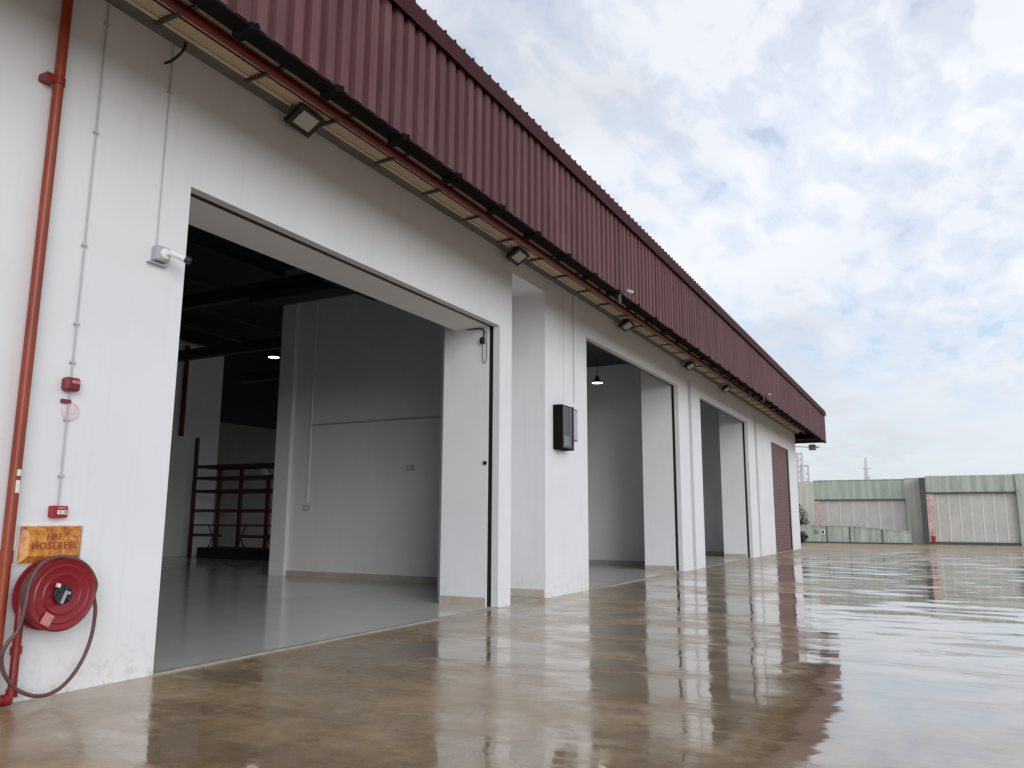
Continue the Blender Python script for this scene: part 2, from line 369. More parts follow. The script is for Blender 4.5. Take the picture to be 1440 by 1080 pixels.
for x0, x1, z in NICH:                       # recess backs
    wall(x0-.002, x1-.001, 0, z-.001, 1.38, 1.5)
B(12.47, 13.855, .78, 1.375, 5.70, 5.972).build('niche_beam', 'white_wall', W)
# piers and head beams behind the shutter slot
for i, (x0, x1, z) in enumerate(OPN):
    B(x0-.45, x0, .22, 1.25, 0, 7.0).build('pier', 'inner_wall', W)
    nx = NICH[i][0]
    B(x1, nx-.001, .22, 1.16, 0, 7.0).build('pier', 'inner_wall', W); B(nx-.03, nx-.001, 1.16, 1.38, 0, 7.0).build('pier_return', 'inner_wall', W)
    B(x0, x1, .22, .92, z+.006 if i == 0 else 6.75, 7.0).build('head_beam', 'inner_wall', W)
    # tiled skirting on the pier faces
    B(x1-.015, x1, .24, 1.16, .012, .15).build('skirting', 'skirting', W)
    # shutter guides and slot
    B(x1+.015, nx-.01, SK, .22, 0, z+.2).build('shutter_guide', 'black_metal', W)
    B(x0-.4, x0-.015, SK, .22, 0, z+.2).build('shutter_guide', 'black_metal', W)
    B(x0-.4, x1+.3, SK, .22, z+.004, z+.35).build('shutter_slot', 'black_metal', W)
    B(x0, x1, -.03, .045, 0, .016).build('threshold', 'threshold', W)
B(12.45, 13.86, -.02, .04, 0, .018).build('threshold', 'threshold', W)
B(12.46, 13.855, .04, 1.375, -.05, .022).build('niche_floor', 'threshold', W)
B(13.845, 13.862, .02, 1.375, .022, .16).build('skirting', 'skirting', W)
# party walls
PW = [(15.7, 1.6, 8.5), (25.40, 1.6, 9.5), (35.3, 1.6, 21)]
for x, y0, y1 in PW:
    B(x, x+.30, y0, y1, 0, 8.6).build('party_wall', 'inner_wall', W)
    B(x-.015, x, y0, y1, .012, .15).build('skirting', 'skirting', W)
MB().prism([(SK, 0), (22, 0), (22, 9.62), (SK, 7.55)], 0, XL, XL+.3).build('end_wall', 'inner_wall', W)
MB().prism([(.5, 0), (22, 0), (22, 9.62), (.5, 7.6)], 0, XE-.3, XE).build('end_wall', 'white_wall', W)
# back of the hall
B(XL, 23.0, 20.0, 20.3, 0, 8.6).build('back_wall', 'inner_wall', W)
B(23.0, XE, 20.0, 20.3, 0, 5.5).build('back_wall', 'hall_grey', W)
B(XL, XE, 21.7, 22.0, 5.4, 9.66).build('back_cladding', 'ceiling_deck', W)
p1, p2 = px(252, 782, 2, 0), px(320, 780, 2, 0)
B(20.6, 23.0, 19.2, 20.0, 0, 8.3).build('column', 'inner_wall', W)
B(15.6, 16.1, 8.25, 8.75, 0, 8.2).build('column', 'inner_wall', W)
# ceiling steel seen through the bays
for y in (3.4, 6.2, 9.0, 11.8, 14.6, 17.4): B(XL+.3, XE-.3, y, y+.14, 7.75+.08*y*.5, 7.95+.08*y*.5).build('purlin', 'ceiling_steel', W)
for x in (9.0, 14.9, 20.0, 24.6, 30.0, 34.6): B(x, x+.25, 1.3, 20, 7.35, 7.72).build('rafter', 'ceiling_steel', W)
# roof deck with standing ribs
rf = MB(); PITCHR = .095
zr = lambda y: 7.50+(y-FY)*PITCHR
rf.prism([(FY-.08, zr(FY)-.03), (22, zr(22)-.03), (22, zr(22)+.03), (FY-.08, zr(FY)+.03)], 0, XL, XE+.9)
roof = rf.build('roof', 'maroon_flashing', W)
B(XL, XE+.2, FY+.15, 21.9, 8.60, 8.62).build('ceiling_liner', 'ceiling_deck', W) if False else None
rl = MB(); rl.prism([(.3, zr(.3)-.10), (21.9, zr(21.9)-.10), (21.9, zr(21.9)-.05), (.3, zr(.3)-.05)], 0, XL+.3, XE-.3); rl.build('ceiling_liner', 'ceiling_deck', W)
PIT = .23
npan = int((XE+.85-XL)/PIT)
rib0 = MB(); rib0.prism([(-.014, 0), (.014, 0), (.008, .05), (-.008, .05)], 1, 0, 1.2)
# rib follows the roof slope
rib0.v = [(x, y, z+y*PITCHR) for x, y, z in rib0.v]
r0_ = rib0.build('roof_rib', 'maroon_flashing', roof, loc=(XL+.1, FY-.08, zr(FY-.08)+.029))
for i in range(1, npan): inst(r0_, (XL+.1+i*PIT, FY-.08, zr(FY-.08)+.029), roof)
# fascia of ribbed sheets
FB, FT = 5.81, 7.30
fas = B(XL, XE+.86, FY+.07, FY+.12, FB+.03, 7.45).build('fascia', 'maroon_flashing', W)
def clad(depth=.07):
    m = MB(); d = depth
    prof = [(0, 0), (.045, 0), (.060, -d), (.180, -d), (.195, 0), (PIT, 0)]
    th = .004
    back = [(x, y+.03) for x, y in prof][::-1]
    m.prism(prof+back, 2, 0, FT-FB); return m
c0 = clad().build('cladding_sheet', 'maroon_cladding', fas, loc=(XL, FY+.04, FB))
for i in range(1, npan): inst(c0, (XL+i*PIT, FY+.04, FB), fas)
# cap flashing along the top, and bottom trim
cf = MB(); cf.prism([(FY-.075, 7.27), (FY-.095, 7.27), (FY-.10, zr(FY)-.028), (FY+.1, zr(FY)-.028), (FY+.1, 7.42), (FY-.02, 7.40)], 0, XL, XE+.9); cf.build('cap_flashing', 'maroon_flashing', W)
B(XL, XE+.9, FY+.125, FY+.19, 5.80, 6.30).build('eave_purlin', 'eave_black', W)
B(XL, XE+.9, FY-.03, FY+.10, 5.778, 5.798).build('drip_trim', 'eave_black', W)
B(XE+.86, XE+.9, FY-.02, 3.0, FB, 7.44).build('gable_flashing', 'maroon_flashing', W)
B(XE-.0, XE+.86, FY+.19, 3.0, 5.96, 6.0).build('gable_soffit', 'maroon_flashing', W)
# soffit: grey strip, bead, wood-wool boards in two rows, cross bars
B(XL, XE, -.20, -.001, ZS+.006, ZS+.06).build('soffit_strip', 'soffit_grey', W)
B(XL, XE, -.245, -.20, ZS-.012, ZS+.05).build('soffit_bead', 'soffit_bead', W)
B(XL, XE, -1.32, -.245, ZS+.05, ZS+.08).build('soffit_backing', 'eave_black', W)
BP = 1.163; nb = int((XE-XL)/BP)
xs0 = 4.61-BP*int((4.61-XL)/BP)
bA = B(.012, BP-.012, -.425, -.25, 0, .045).build('soffit_board', 'wood_wool', W, loc=(xs0, 0, ZS+.003))
bB = B(.012, BP-.012, -.70, -.447, 0, .045).build('soffit_board', 'wood_wool', W, loc=(xs0, 0, ZS+.003))
bC = B(.012, BP-.012, -1.30, -.71, 0, .045).build('soffit_board', 'eave_black', W, loc=(xs0, 0, ZS+.006))
bar = B(-.022, .022, -.95, -.16, -.02, .0).build('soffit_bar', 'dark_steel', W, loc=(xs0, 0, ZS-.012))
hg = MB(); hg.bevbox(-.07, .07, -1.36, -1.10, -.20, .02, .02); hg.bevbox(-.06, .06, -1.555, -1.30, -.54, -.45, .015); hg.box(-.012, .012, -1.575, -1.54, -.53, -.46); hg.box(-.03, .03, -1.37, -1.31, -.50, -.15); hgo = hg.build('eave_clip', 'eave_black', W, loc=(xs0, 0, ZS))
k = 1
while xs0+(k+1)*BP < XE:
    for s_ in (bA, bB, bC): inst(s_, (xs0+k*BP, 0, s_.location.z), W)
    inst(bar, (xs0+k*BP, 0, bar.location.z), W); inst(hgo, (xs0+k*BP, 0, ZS), W); k += 1
for nm, y, z, r_ in (('eave_cable', -.437, ZS-.006, .008), ('eave_cable', -1.05, ZS-.14, .028), ('eave_cable', -.98, ZS-.07, .022), ('eave_cable', -.90, ZS-.04, .03), ('eave_cable', -.80, ZS-.03, .03)):
    MB().tube([(XL, y, z), (XE, y, z)], r_, 8).build(nm, 'eave_black' if y < -.5 else 'black_metal', W)
# closed roller door at the far end
dr = empty('roller_door'); dr.parent = W
sl_ = []
z = .05
cur = MB()
while z < DOOR[2]-.02:
    zt = min(z+.10, DOOR[2]-.01); cur.prism([(.10, z), (.075, z+.02), (.075, zt-.03), (.10, zt), (.13, zt), (.13, z)], 0, DOOR[0]+.06, DOOR[1]-.06); z += .10
curtain = cur.build('shutter_slats', 'door_brown', W); tag(curtain, kind='stuff')
bpy.data.objects.remove(dr)
B(DOOR[0]+.002, DOOR[0]+.09, .03, .095, 0, DOOR[2]-.001).build('door_guide', 'door_brown', W)
B(DOOR[1]-.09, DOOR[1]-.002, .03, .095, 0, DOOR[2]-.001).build('door_guide', 'black_metal', W)
B(DOOR[0]+.09, DOOR[1]-.09, .06, .14, 0, .06).build('bottom_rail', 'door_brown', W)

# ------------------------------------------------------------------ fittings on the near wall
# riser pipe
rp = empty('fire_riser', (3.83, -.10, 0)); tag(rp, 'tall orange-red fire riser pipe running up the white wall beside the hose reel', 'pipe')
XR = px(51, 400, 1, -.10).x
MB().tube([(XR-3.83, 0, -.0), (XR-3.83, 0, 6.24)], .044, 20).build('pipe', 'riser_paint', rp, True)
c1 = px(79, 113, 1, -.10); zc_ = c1.z
cl = MB(); cl.tube([(XR-3.83, 0, zc_-.035), (XR-3.83, 0, zc_+.035)], .052, 20); cl.box(XR-3.83-.12, XR-3.83-.03, -.03, .10, zc_-.03, zc_+.03); cl.build('clamp', 'red_pipe', rp)
zc2 = px(8, 783, 1, -.10).z
MB().tube([(XR-3.83, 0, zc2-.05), (XR-3.83, 0, zc2+.05)], .052, 20).build('coupling', 'riser_paint', rp, True)
zl = px(22, 668, 1, -.14).z
for k_, (dz, h) in enumerate(((.02, .05), (-.09, .10))):
    B(XR-3.83-.012, XR-3.83+.02, -.0475, -.0435, zl+dz-h/2, zl+dz+h/2).build('sticker', 'label_white', rp)
# hose reel with its feed pipe
RC = px(90, 836, 1, -.30); RX, RZ = RC.x, RC.z
hr = empty('hose_reel', (RX, 0, RZ)); tag(hr, 'round red fire hose reel mounted on the white wall under the amber sign', 'hose reel')
yaw_t = 0
ax = Vector((0, -1, 0))
front = MB(); RR = .292
front.lathe([(RR-.012, .255), (RR, .262), (RR, .280), (RR-.015, .292), (RR-.03, .284), (.235, .280), (.225, .287), (.215, .280), (.165, .278), (.155, .287), (.145, .280), (.10, .280), (.09, .275)], ax, (0, 0, 0), 64); front.build('front_flange', 'reel_red', hr, True)
MB().lathe([(RR-.02, .085), (RR, .09), (RR, .108), (RR-.02, .112)], ax, (0, 0, 0), 64).build('rear_flange', 'reel_red', hr, True)
MB().lathe([(.235, .11), (.24, .13), (.24, .24), (.235, .256)], ax, (0, 0, 0), 48).build('drum', 'reel_dark', hr, True)
for k_ in range(4):
    MB().tube([(math.cos(a_)*(.252+.004*(k_ % 2)), -.131-.033*k_, math.sin(a_)*(.252+.004*(k_ % 2))) for a_ in [2*math.pi*i/48 for i in range(48)]], .0165, 8, True).build('hose_coil', 'hose', hr, True)
MB().lathe([(.05, 0), (.05, .09)], ax, (0, 0, 0), 20).build('wall_bracket', 'reel_dark', hr, True)
hb = MB(); hb.lathe([(.078, .27), (.078, .292), (.06, .30)], ax, (0, 0, 0), 32); hub = hb.build('hub', 'black_metal', hr, True)
hs = MB()
for k_ in range(6):
    a = k_*math.pi/3+.3; hs.obox((math.cos(a)*.055, -.303, math.sin(a)*.055), Vector((math.cos(a), 0, math.sin(a))), Vector((0, 1, 0)), Vector((-math.sin(a), 0, math.cos(a))), .04, .015, .015)
hs.build('hub_spoke', 'dark_steel', hub)
vb = MB(); d = Vector((.35, 0, .9)).normalized(); e = Vector((.9, 0, -.35)).normalized()
vb.obox((-.015, -.315, -.02), d, Vector((0, 1, 0)), e, .10, .03, .028); vb.obox((.02, -.312, .015), e, Vector((0, 1, 0)), d, .05, .02, .02); vb.build('valve', 'steel', hub)
vt = MB(); vt.obox((-.055, -.30, .075), e, Vector((0, 1, 0)), d, .03, .02, .03); vt.build('valve_tab', 'label_white', hub)
lb = MB(); lb.obox((-.115, -.2925, -.185), Vector((.86, 0, -.5)), Vector((0, 1, 0)), Vector((.5, 0, .86)), .085, .004, .095); lb.build('instruction_label', 'pale_label', hr)
FX = px(22, 920, 1, -.13).x-RX
fp = MB(); z0 = -RZ
fp.tube([(FX-.30, -.13, z0+.055), (FX-.06, -.13, z0+.055), (FX-.02, -.13, z0+.07), (FX, -.13, z0+.11), (FX, -.13, z0+.55), (FX, -.13, .02), (FX+.04, -.13, .06), (FX+.10, -.13, .06)], .032, 18); fp.build('feed_pipe', 'red_pipe', hr, True)
for z_ in (z0+.10, z0+.42): MB().tube([(FX, -.13, z_-.03), (FX, -.13, z_+.03)], .043, 18).build('pipe_joint', 'red_pipe', hr, True)
MB().tube([(FX-.07, -.13, z0+.055), (FX-.01, -.13, z0+.055)], .045, 18).build('pipe_joint', 'red_pipe', hr, True)
# hose: leaves the drum over the top, hangs in a loop below
hp = []
ctrl = [(135, 820, .27), (125, 799, .275), (108, 787, .28), (85, 783, .285), (60, 792, .30), (43, 818, .305), (36, 850, .31), (26, 885, .30), (10, 905, .28), (2, 925, .26), (6, 948, .25), (24, 970, .25), (54, 979, .25), (84, 968, .25), (110, 938, .25), (127, 900, .25), (134, 860, .26), (132, 838, .265)]
cp = [px(x, y, 1, -yy)-Vector((RX, 0, RZ)) for x, y, yy in ctrl]
def catmull(P, n=6, closed=True):
    out = []; m = len(P)
    for i in range(m if closed else m-1):
        if closed: a, b, c, d_ = P[i-1], P[i], P[(i+1) % m], P[(i+2) % m]
        else: a, b, c, d_ = P[max(i-1, 0)], P[i], P[i+1], P[min(i+2, m-1)]
        for k in range(n):
            t = k/n; out.append(.5*((2*b)+(c-a)*t+(2*a-5*b+4*c-d_)*t*t+(3*b-a-3*c+d_)*t**3))
    if not closed: out.append(P[-1])
    return out
MB().tube(catmull(cp), .0155, 12, True).build('hose', 'hose', hr, True)
# amber sign
S = [px(x, y, 1, -.045) for x, y in ((31, 741), (118, 739), (28, 792), (115, 790))]
sx0, sx1 = (S[0].x+S[2].x)/2, (S[1].x+S[3].x)/2; sz1, sz0 = (S[0].z+S[1].z)/2, (S[2].z+S[3].z)/2
sg = empty('hose_reel_sign', ((sx0+sx1)/2, 0, (sz0+sz1)/2)); tag(sg, 'amber box sign lettered FIRE HOSEREEL above the red reel', 'sign')
hw, hh = (sx1-sx0)/2, (sz1-sz0)/2
sb = MB()
for y, q in ((0, 0), (-.02, 0), (-.06, .055)):
    sb.v += [(-hw+q, y, -hh+q), (hw-q, y, -hh+q), (hw-q, y, hh-q), (-hw+q, y, hh-q)]
sb.f = [(0, 3, 2, 1), (8, 9, 10, 11)]+[(a+i, a+(i+1) % 4, a+4+(i+1) % 4, a+4+i) for a in (0, 4) for i in range(4)]
sb.build('sign_box', 'amber', sg)
fr = MB()
for a in ((-hw-.014, -hw, -hh-.014, hh+.014), (hw, hw+.014, -hh-.014, hh+.014), (-hw, hw, hh, hh+.014), (-hw, hw, -hh-.014, -hh)): fr.box(a[0], a[1], -.012, 0, a[2], a[3])
fr.build('sign_edge', 'label_white', sg)
def text(body, size, loc, m, parent, name='lettering', ext=.002, rot=(R(90), 0, 0)):
    cu = bpy.data.curves.new(name, 'FONT'); cu.body = body; cu.size = size; cu.align_x = 'CENTER'; cu.align_y = 'CENTER'; cu.extrude = ext; cu.space_character = 1.12; cu.offset = .001; cu.resolution_u = 3
    o = bpy.data.objects.new(name, cu); col.objects.link(o)
    bpy.context.view_layer.update(); me = bpy.data.meshes.new_from_object(o); bpy.data.objects.remove(o)
    me.materials.append(M[m]); n = bpy.data.objects.new(name, me); col.objects.link(n); n.location = loc; n.rotation_euler = rot; n.parent = parent; return n
text('FIRE', .068, (0, -.0605, .062), 'sign_red', sg); text('HOSEREEL', .080, (.01, -.0605, -.012), 'sign_red', sg)
# alarm fittings
def pbox(x0, y0, x1, y1, d):
    a, b = px(x0, y0, 1, -d), px(x1, y1, 1, -d); return a.x, b.x, min(a.z, b.z), max(a.z, b.z)
X0, X1, Z0, Z1 = pbox(95, 529, 114, 551, .09)
sr = empty('alarm_siren', ((X0+X1)/2, 0, (Z0+Z1)/2)); tag(sr, 'dark red alarm sounder box high on the white wall along the conduit', 'alarm')
a, b = (X1-X0)/2, (Z1-Z0)/2
MB().bevbox(-a, a, -.09, .0, -b, b, .018).build('housing', 'siren_red', sr); B(-.3*a, .75*a, -.096, -.088, .1*b, .55*b).build('lens', 'pale_label', sr)
B(-.3*a, .75*a, -.094, -.088, -.45*b, -.1*b).build('grille', 'reel_dark', sr)
dp = px(101, 578, 1, -.02)
db = empty('round_plate', (dp.x, 0, dp.z)); tag(db, 'pale pink round plate on the wall just under the sounder box', 'plate')
MB().lathe([(.082, .003), (.080, .010), (.06, .013), (.058, .010), (.03, .012), (.028, .016), (.008, .017)], ax, (0, 0, 0), 40).build('disc', 'pink', db, True)
B(-.10, -.02, -.03, 0, .062, .095).build('clip', 'siren_red', db)
X0, X1, Z0, Z1 = pbox(74, 711, 95, 728, .06)
cpnt = empty('call_point', ((X0+X1)/2, 0, (Z0+Z1)/2)); tag(cpnt, 'small red break-glass call point with white panel above the amber sign', 'call point')
a, b = (X1-X0)/2, (Z1-Z0)/2
MB().bevbox(-a, a, -.06, 0, -b, b, .006).build('housing', 'callpoint_red', cpnt)
wp = B(-.35*a, .8*a, -.064, -.058, -.42*b, .25*b).build('panel', 'label_white', cpnt)
for q in (-.12, .5): B(q*a, (q+.22)*a, -.066, -.063, -.15*b, .05*b).build('arrow_mark', 'black_metal', wp)
B(-.3*a, .65*a, -.062, -.058, .5*b, .78*b).build('title_strip', 'pale_label', cpnt)
# conduits
def conduit(name, pts, label, r=.012, clips=(), m='conduit', d=.02):
    P3 = [px(x, y, 1, -d) for x, y in pts]; xm = sum(p.x for p in P3)/len(P3)
    e = empty(name, (xm, 0, P3[-1].z)); tag(e, label, 'conduit')
    MB().tube([(0, -d, P3[0].z-P3[-1].z), (0, -d, 0)], r, 10).build('pipe', m, e, True)
    for x, y in clips:
        z = px(x, y, 1, -d).z-P3[-1].z
        B(-.022, .022, -d-r-.003, 0, z-.009, z+.009).build('saddle_clip', m, e)
    return e
conduit('alarm_conduit', [(155, 8), (98, 520), (83, 712)], 'thin grey conduit dropping down to the red alarm sounder and call point', .0075, [(153, 36), (137, 187), (119, 345), (106, 455), (100, 509), (92, 590), (83, 669)])
conduit('camera_conduit', [(243, 60), (222, 345)], 'thin grey conduit dropping down to the security camera', .006, [(238, 130)], d=.014)
conduit('meter_conduit', [(806, 415), (807, 566)], 'thin grey conduit dropping down to the smoked cabinet', .008, [], d=.015)
conduit('meter_conduit', [(792, 400), (794, 566)], 'faint white conduit dropping down to the smoked cabinet', .008, [], m='white_plastic', d=.015)
# loose black cable
e = MB(); lc = [(262, 46), (261, 60), (258, 70), (250, 79), (240, 86), (232, 89)]
e.tube(catmull([px(x, y, 1, -.12-.05*i/5) for i, (x, y) in enumerate(lc)], 5, False), .014, 8); tag(e.build('loose_cable', 'black_metal', None, True), 'black cable end dangling loose from the soffit above the security camera', 'cable')
# security camera
cc = px(231, 357, 1, -.10)
sc = empty('security_camera', (cc.x, 0, cc.z)); tag(sc, 'white bullet security camera on a grey box beside the first bay', 'camera')
MB().bevbox(-.075, .075, -.10, 0, -.075, .075, .012).build('junction_box', 'grey_plastic', sc)
B(-.12, .085, -.06, 0, -.105, -.095).build('base_strip', 'grey_plastic', sc)
MB().lathe([(.055, .10), (.055, .12), (.03, .135)], ax, (.01, 0, .0), 24).build('mount', 'white_plastic', sc, True)
MB().tube([(.01, -.13, 0), (.03, -.17, 0)], .02, 12).build('arm', 'white_plastic', sc, True)
cdv = Vector((.62, -.62, -.32)).normalized(); c0_ = Vector((.02, -.16, .01))
MB().tube([c0_, c0_+cdv*.16], .032, 20).build('body', 'white_plastic', sc, True)
MB().tube([c0_+cdv*.15, c0_+cdv*.205], .036, 20).build('lens', 'black_metal', sc, True)

# meter cabinet on the block between bays
cabF = .20
a_, b_ = px(790, 568, 1, -cabF), px(806, 634, 1, -cabF)
cb = empty('meter_cabinet', (a_.x, 0, b_.z)); tag(cb, 'black smoked-glass meter cabinet on the white wall between open bays', 'cabinet')
cw, chh = b_.x-a_.x, a_.z-b_.z+.0
MB().bevbox(0, cw, -cabF, 0, 0, chh, .012).build('housing', 'eave_black', cb)
dg = B(.03, cw-.03, -cabF-.012, -cabF+.002, .03, chh-.03).build('glass_door', 'smoked', cb)
B(.06, cw*.60, -cabF-.020, -cabF-.011, .07, chh*.30).build('meter_plate', 'cabinet_grey', cb)
B(cw*.62, cw*.66, -cabF-.022, -cabF-.011, .05, chh-.04).build('door_stile', 'cabinet_grey', cb); B(cw*.90, cw-.0, -cabF-.022, -cabF-.002, .0, chh-.0).build('door_stile', 'black_metal', cb)
B(cw+.001, cw+.33, -.16, 0, chh*.24, chh-.01).build('side_box', 'cabinet_grey', cb)
B(cw+.03, cw+.30, -.172, -.16, chh*.27, chh-.05).build('side_cover', 'grey_plastic', cb)

# floodlights under the eave
def flood(label):
    f = empty('floodlight'); tag(f, label, 'floodlight', 'floodlights under the eave')
    n = Vector((-.12, -.50, -.86)).normalized(); x = Vector((1, 0, 0)); x = (x-n*x.dot(n)).normalized(); y = n.cross(x)
    c = Vector((0, 0, -.10))
    MB().obox(c, x, y, n, .38, .30, .07).build('housing', 'black_metal', f)
    MB().obox(c+n*.034+y*.015, x, y, n, .25, .20, .012).build('lens', 'lamp_glass', f)
    fn_ = MB()
    for i in range(7): fn_.obox(c-n*.05+x*(-.15+.05*i), x, y, n, .012, .24, .04)
    fn_.build('cooling_fins', 'black_metal', f)
    br = MB(); br.tube([c+x*.20, c+x*.20+Vector((0, .02, .12)), c-x*.20+Vector((0, .02, .12)), c-x*.20], .014, 8); br.build('bracket', 'dark_steel', f)
    return f
fl0 = None
FLP = [(429, 155), (728, 350), (881, 452), (970, 509), (1021, 543)]
FLL = ['black floodlight under the eave above the first open bay', 'black floodlight under the eave above the recess between the bays', 'black floodlight under the eave above the second open bay', 'black floodlight under the eave at the pier after the second bay', 'black floodlight under the eave above the third open bay']
for (x, y), l in zip(FLP, FLL):
    p = px(x, y, 1, -.27)
    if fl0 is None: fl0 = flood(l); f = fl0
    else: f = copy_tree(fl0); f['label'] = l
    f.location = (p.x, -.27, ZS-.02)
# red sprinkler main under the soffit
e = MB(); e.tube([(XL, -.625, ZS-.055), (XE-.5, -.625, ZS-.055)], .052, 16); sp = empty('sprinkler_main', (0, 0, 0)); tag(sp, 'long dark red sprinkler pipe running under the eave soffit', 'pipe')
e.build('pipe', 'eave_red', sp, True)
k = 0
x = xs0
while x < XE-1:
    B(x-.02, x+.02, -.70, -.565, ZS-.012, ZS+.0).build('pipe_hanger', 'dark_steel', sp); x += BP*2
# little cameras on the fascia
def fcam(x, y, label):
    p = px(x, y, 1, FY-.1); f = empty('fascia_camera', (p.x, FY-.005, p.z)); tag(f, label, 'camera', 'cameras on the fascia')
    B(-.05, .05, -.04, .0, -.20, .03).build('mount_plate', 'dark_steel', f)
    MB().tube([(0, -.04, 0), (.07, -.18, .05)], .016, 8).build('arm', 'dark_steel', f)
    MB().tube([(.04, -.16, .05), (.17, -.24, .03)], .032, 12).build('body', 'grey_plastic', f, True)
    MB().tube([(.165, -.235, .03), (.19, -.25, .025)], .034, 12).build('lens', 'black_metal', f, True)
fcam(876, 412, 'small dark camera on the maroon fascia above the second bay'); fcam(1077, 556, 'small camera on the maroon fascia above the closed roller door')

# ------------------------------------------------------------------ inside the first bay
XW = 15.7
def wpt(x, y): return px(x, y, 0, XW)
def wall_trunk(name, x0, y0, x1, y1, label, wdt=.05, m='inner_wall'):
    a, b = wpt(x0, y0), wpt(x1, y1); e = empty(name, (XW, b.y, b.z)); tag(e, label, 'conduit')
    if abs(a.z-b.z) > abs(a.y-b.y): B(-.03, 0, -wdt/2, wdt/2, 0, a.z-b.z).build('trunking', m, e)
    else: B(-.03, 0, 0, a.y-b.y, -wdt/2, wdt/2).build('trunking', m, e)
    return e
t1 = wall_trunk('cable_trunking', 448, 428, 432, 706, 'white vertical cable trunking on the inner wall ending at a socket', .07, 'white_plastic')
wall_trunk('cable_trunking', 421, 420, 402, 800, 'white vertical conduit near the end of the inner wall', .05, 'white_plastic')
t2 = wall_trunk('cable_trunking', 440, 599, 622, 586, 'grey horizontal conduit across the inner wall', .035, 'grey_plastic')
for (x, y, l) in ((433, 714, 'white socket box under the vertical trunking'), (578, 658, 'small white switch box alone on the inner wall')):
    p = wpt(x, y); e = empty('socket_box', (XW, p.y, p.z)); tag(e, l, 'socket')
    MB().bevbox(-.06, 0, -.10, .10, -.06, .06, .008).build('box', 'grey_plastic', e); B(-.065, -.058, -.07, .07, -.04, .04).build('cover', 'white_plastic', e)
# wires at the head of the pier
pk = [px(x, y, 0, 11.98) for x, y in ((645, 457), (652, 461), (662, 463), (676, 462), (681, 466), (679, 478))]
e = empty('shutter_sensor', pk[-1]); tag(e, 'black door sensor with drooping cable at the top of the pier', 'sensor')
o0 = pk[-1]
MB().tube(catmull([Vector((p.x, min(p.y, 1.2), min(p.z, 4.88)))-o0 for p in pk], 5, False), .012, 8).build('cable', 'black_metal', e, True)
B(-.05, .02, -.035, .035, -.07, .04).build('sensor', 'black_metal', e)
MB().tube(catmull([Vector((-.01, .0, -.05)), Vector((-.01, -.01, -.35)), Vector((-.01, -.06, -.42)), Vector((-.01, -.09, -.30)), Vector((-.01, -.08, .15))], 6, False), .006, 6).build('cable', 'dark_steel', e, True)
p = px(683.5, 651, 0, 12.0); e = B(-.025, .001, -.03, .03, -.03, .03).build('door_switch', 'black_metal', None, loc=(12.0, max(p.y, .27), p.z)); tag(e, 'tiny black push switch on the pier beside the shutter slot', 'switch')
# pendant lamps
def pendant(pos, top, label, s=1.0):
    e = empty('pendant_lamp', pos); tag(e, label, 'lamp', 'pendant lamps in the hall')
    MB().lathe([(.03*s, .28*s), (.06*s, .26*s), (.08*s, .14*s), (.24*s, .02*s), (.25*s, 0), (.235*s, 0), (.07*s, .13*s)], (0, 0, 1), (0, 0, 0), 28).build('shade', 'dark_steel', e, True)
    MB().lathe([(.19*s, .03*s), (.19*s, .012*s), (.1*s, .0)], (0, 0, 1), (0, 0, 0), 24).build('lens', 'lit_lens', e, True)
    MB().tube([(0, 0, .27*s), (0, 0, top-pos[2])], .012, 6).build('cord', 'black_metal', e)
pp = px(385, 503, 0, 21.0); pendant(pp, 8.3, 'lit pendant lamp hanging in the dark hall above the storage rack', 1.0)
pp = px(840, 539, 0, 23.5); pendant(pp, 6.75, 'lit pendant lamp hanging inside the second bay', .9)
# dark duct pieces under the ceiling
for i, (x0, x1, y0, y1, z0, z1) in enumerate(((13.6, 15.65, 5.2, 5.7, 6.95, 7.25), (14.6, 15.2, 4.0, 9.0, 7.05, 7.3), (17.5, 25.2, 1.7, 4.9, 6.72, 6.95), (27.0, 35.1, 1.7, 4.2, 6.72, 6.95))):
    tag(MB().bevbox(x0, x1, y0, y1, z0, z1, .03).build('air_duct', 'ceiling_steel'), ['dark cross duct under the hall ceiling in the first bay', 'long dark duct under the hall ceiling along the first bay wall', 'wide dark duct under the ceiling in the second bay', 'wide dark duct under the ceiling in the third bay'][i], 'duct')
p = px(265, 480, 1, 19.1); e = MB().tube([(p.x, 19.1, 4.6), (p.x, 19.1, 8.2)], .09, 10).build('hall_pipe', 'rack_red', None, True); tag(e, 'dark red upright pipe on the back column of the hall', 'pipe')
# storage rack deep in the hall
RX0, RYa, RYb = 20.8, 13.75, 17.85
rk = empty('storage_rack', (RX0, RYa, 0)); tag(rk, 'tall dark storage rack with several shelves at the back of the hall', 'rack')
L = RYb-RYa; DX = 1.2
posts = [(0, 0, 3.45), (0, L, 4.45), (DX, L*.72, 3.42), (DX, L, 3.42), (DX, 0, 3.42), (DX*.6, L*.26, 3.0)]
for i, (x, y, h) in enumerate(posts): B(x-.055, x+.055, y-.06, y+.06, 0, h).build('post', 'rack_red' if i == 5 else 'rack_brown', rk)
for j, z in enumerate((3.36, 2.45, 1.74)):
    m = 'rack_red' if j == 2 else 'rack_brown'
    B(-.03, .03, .06, L-.06, z-.06, z+.05).build('beam', m, rk); B(DX-.03, DX+.03, .06, L-.06, z-.06, z+.05).build('beam', m, rk)
    for y in (0, L): B(.055, DX-.055, y-.03, y+.03, z-.05, z+.04).build('end_rail', m, rk)
B(-.03, .03, L*.62, L-.06, .80, .90).build('beam', 'rack_brown', rk); B(-.03, .03, .06, L*.35, .78, .88).build('beam', 'rack_brown', rk)
B(.03, DX-.03, .06, L-.06, 1.18, 1.24).build('shelf', 'rack_brown', rk); B(.03, DX-.03, .06, L-.06, 2.88, 2.98).build('shelf', 'rack_brown', rk)
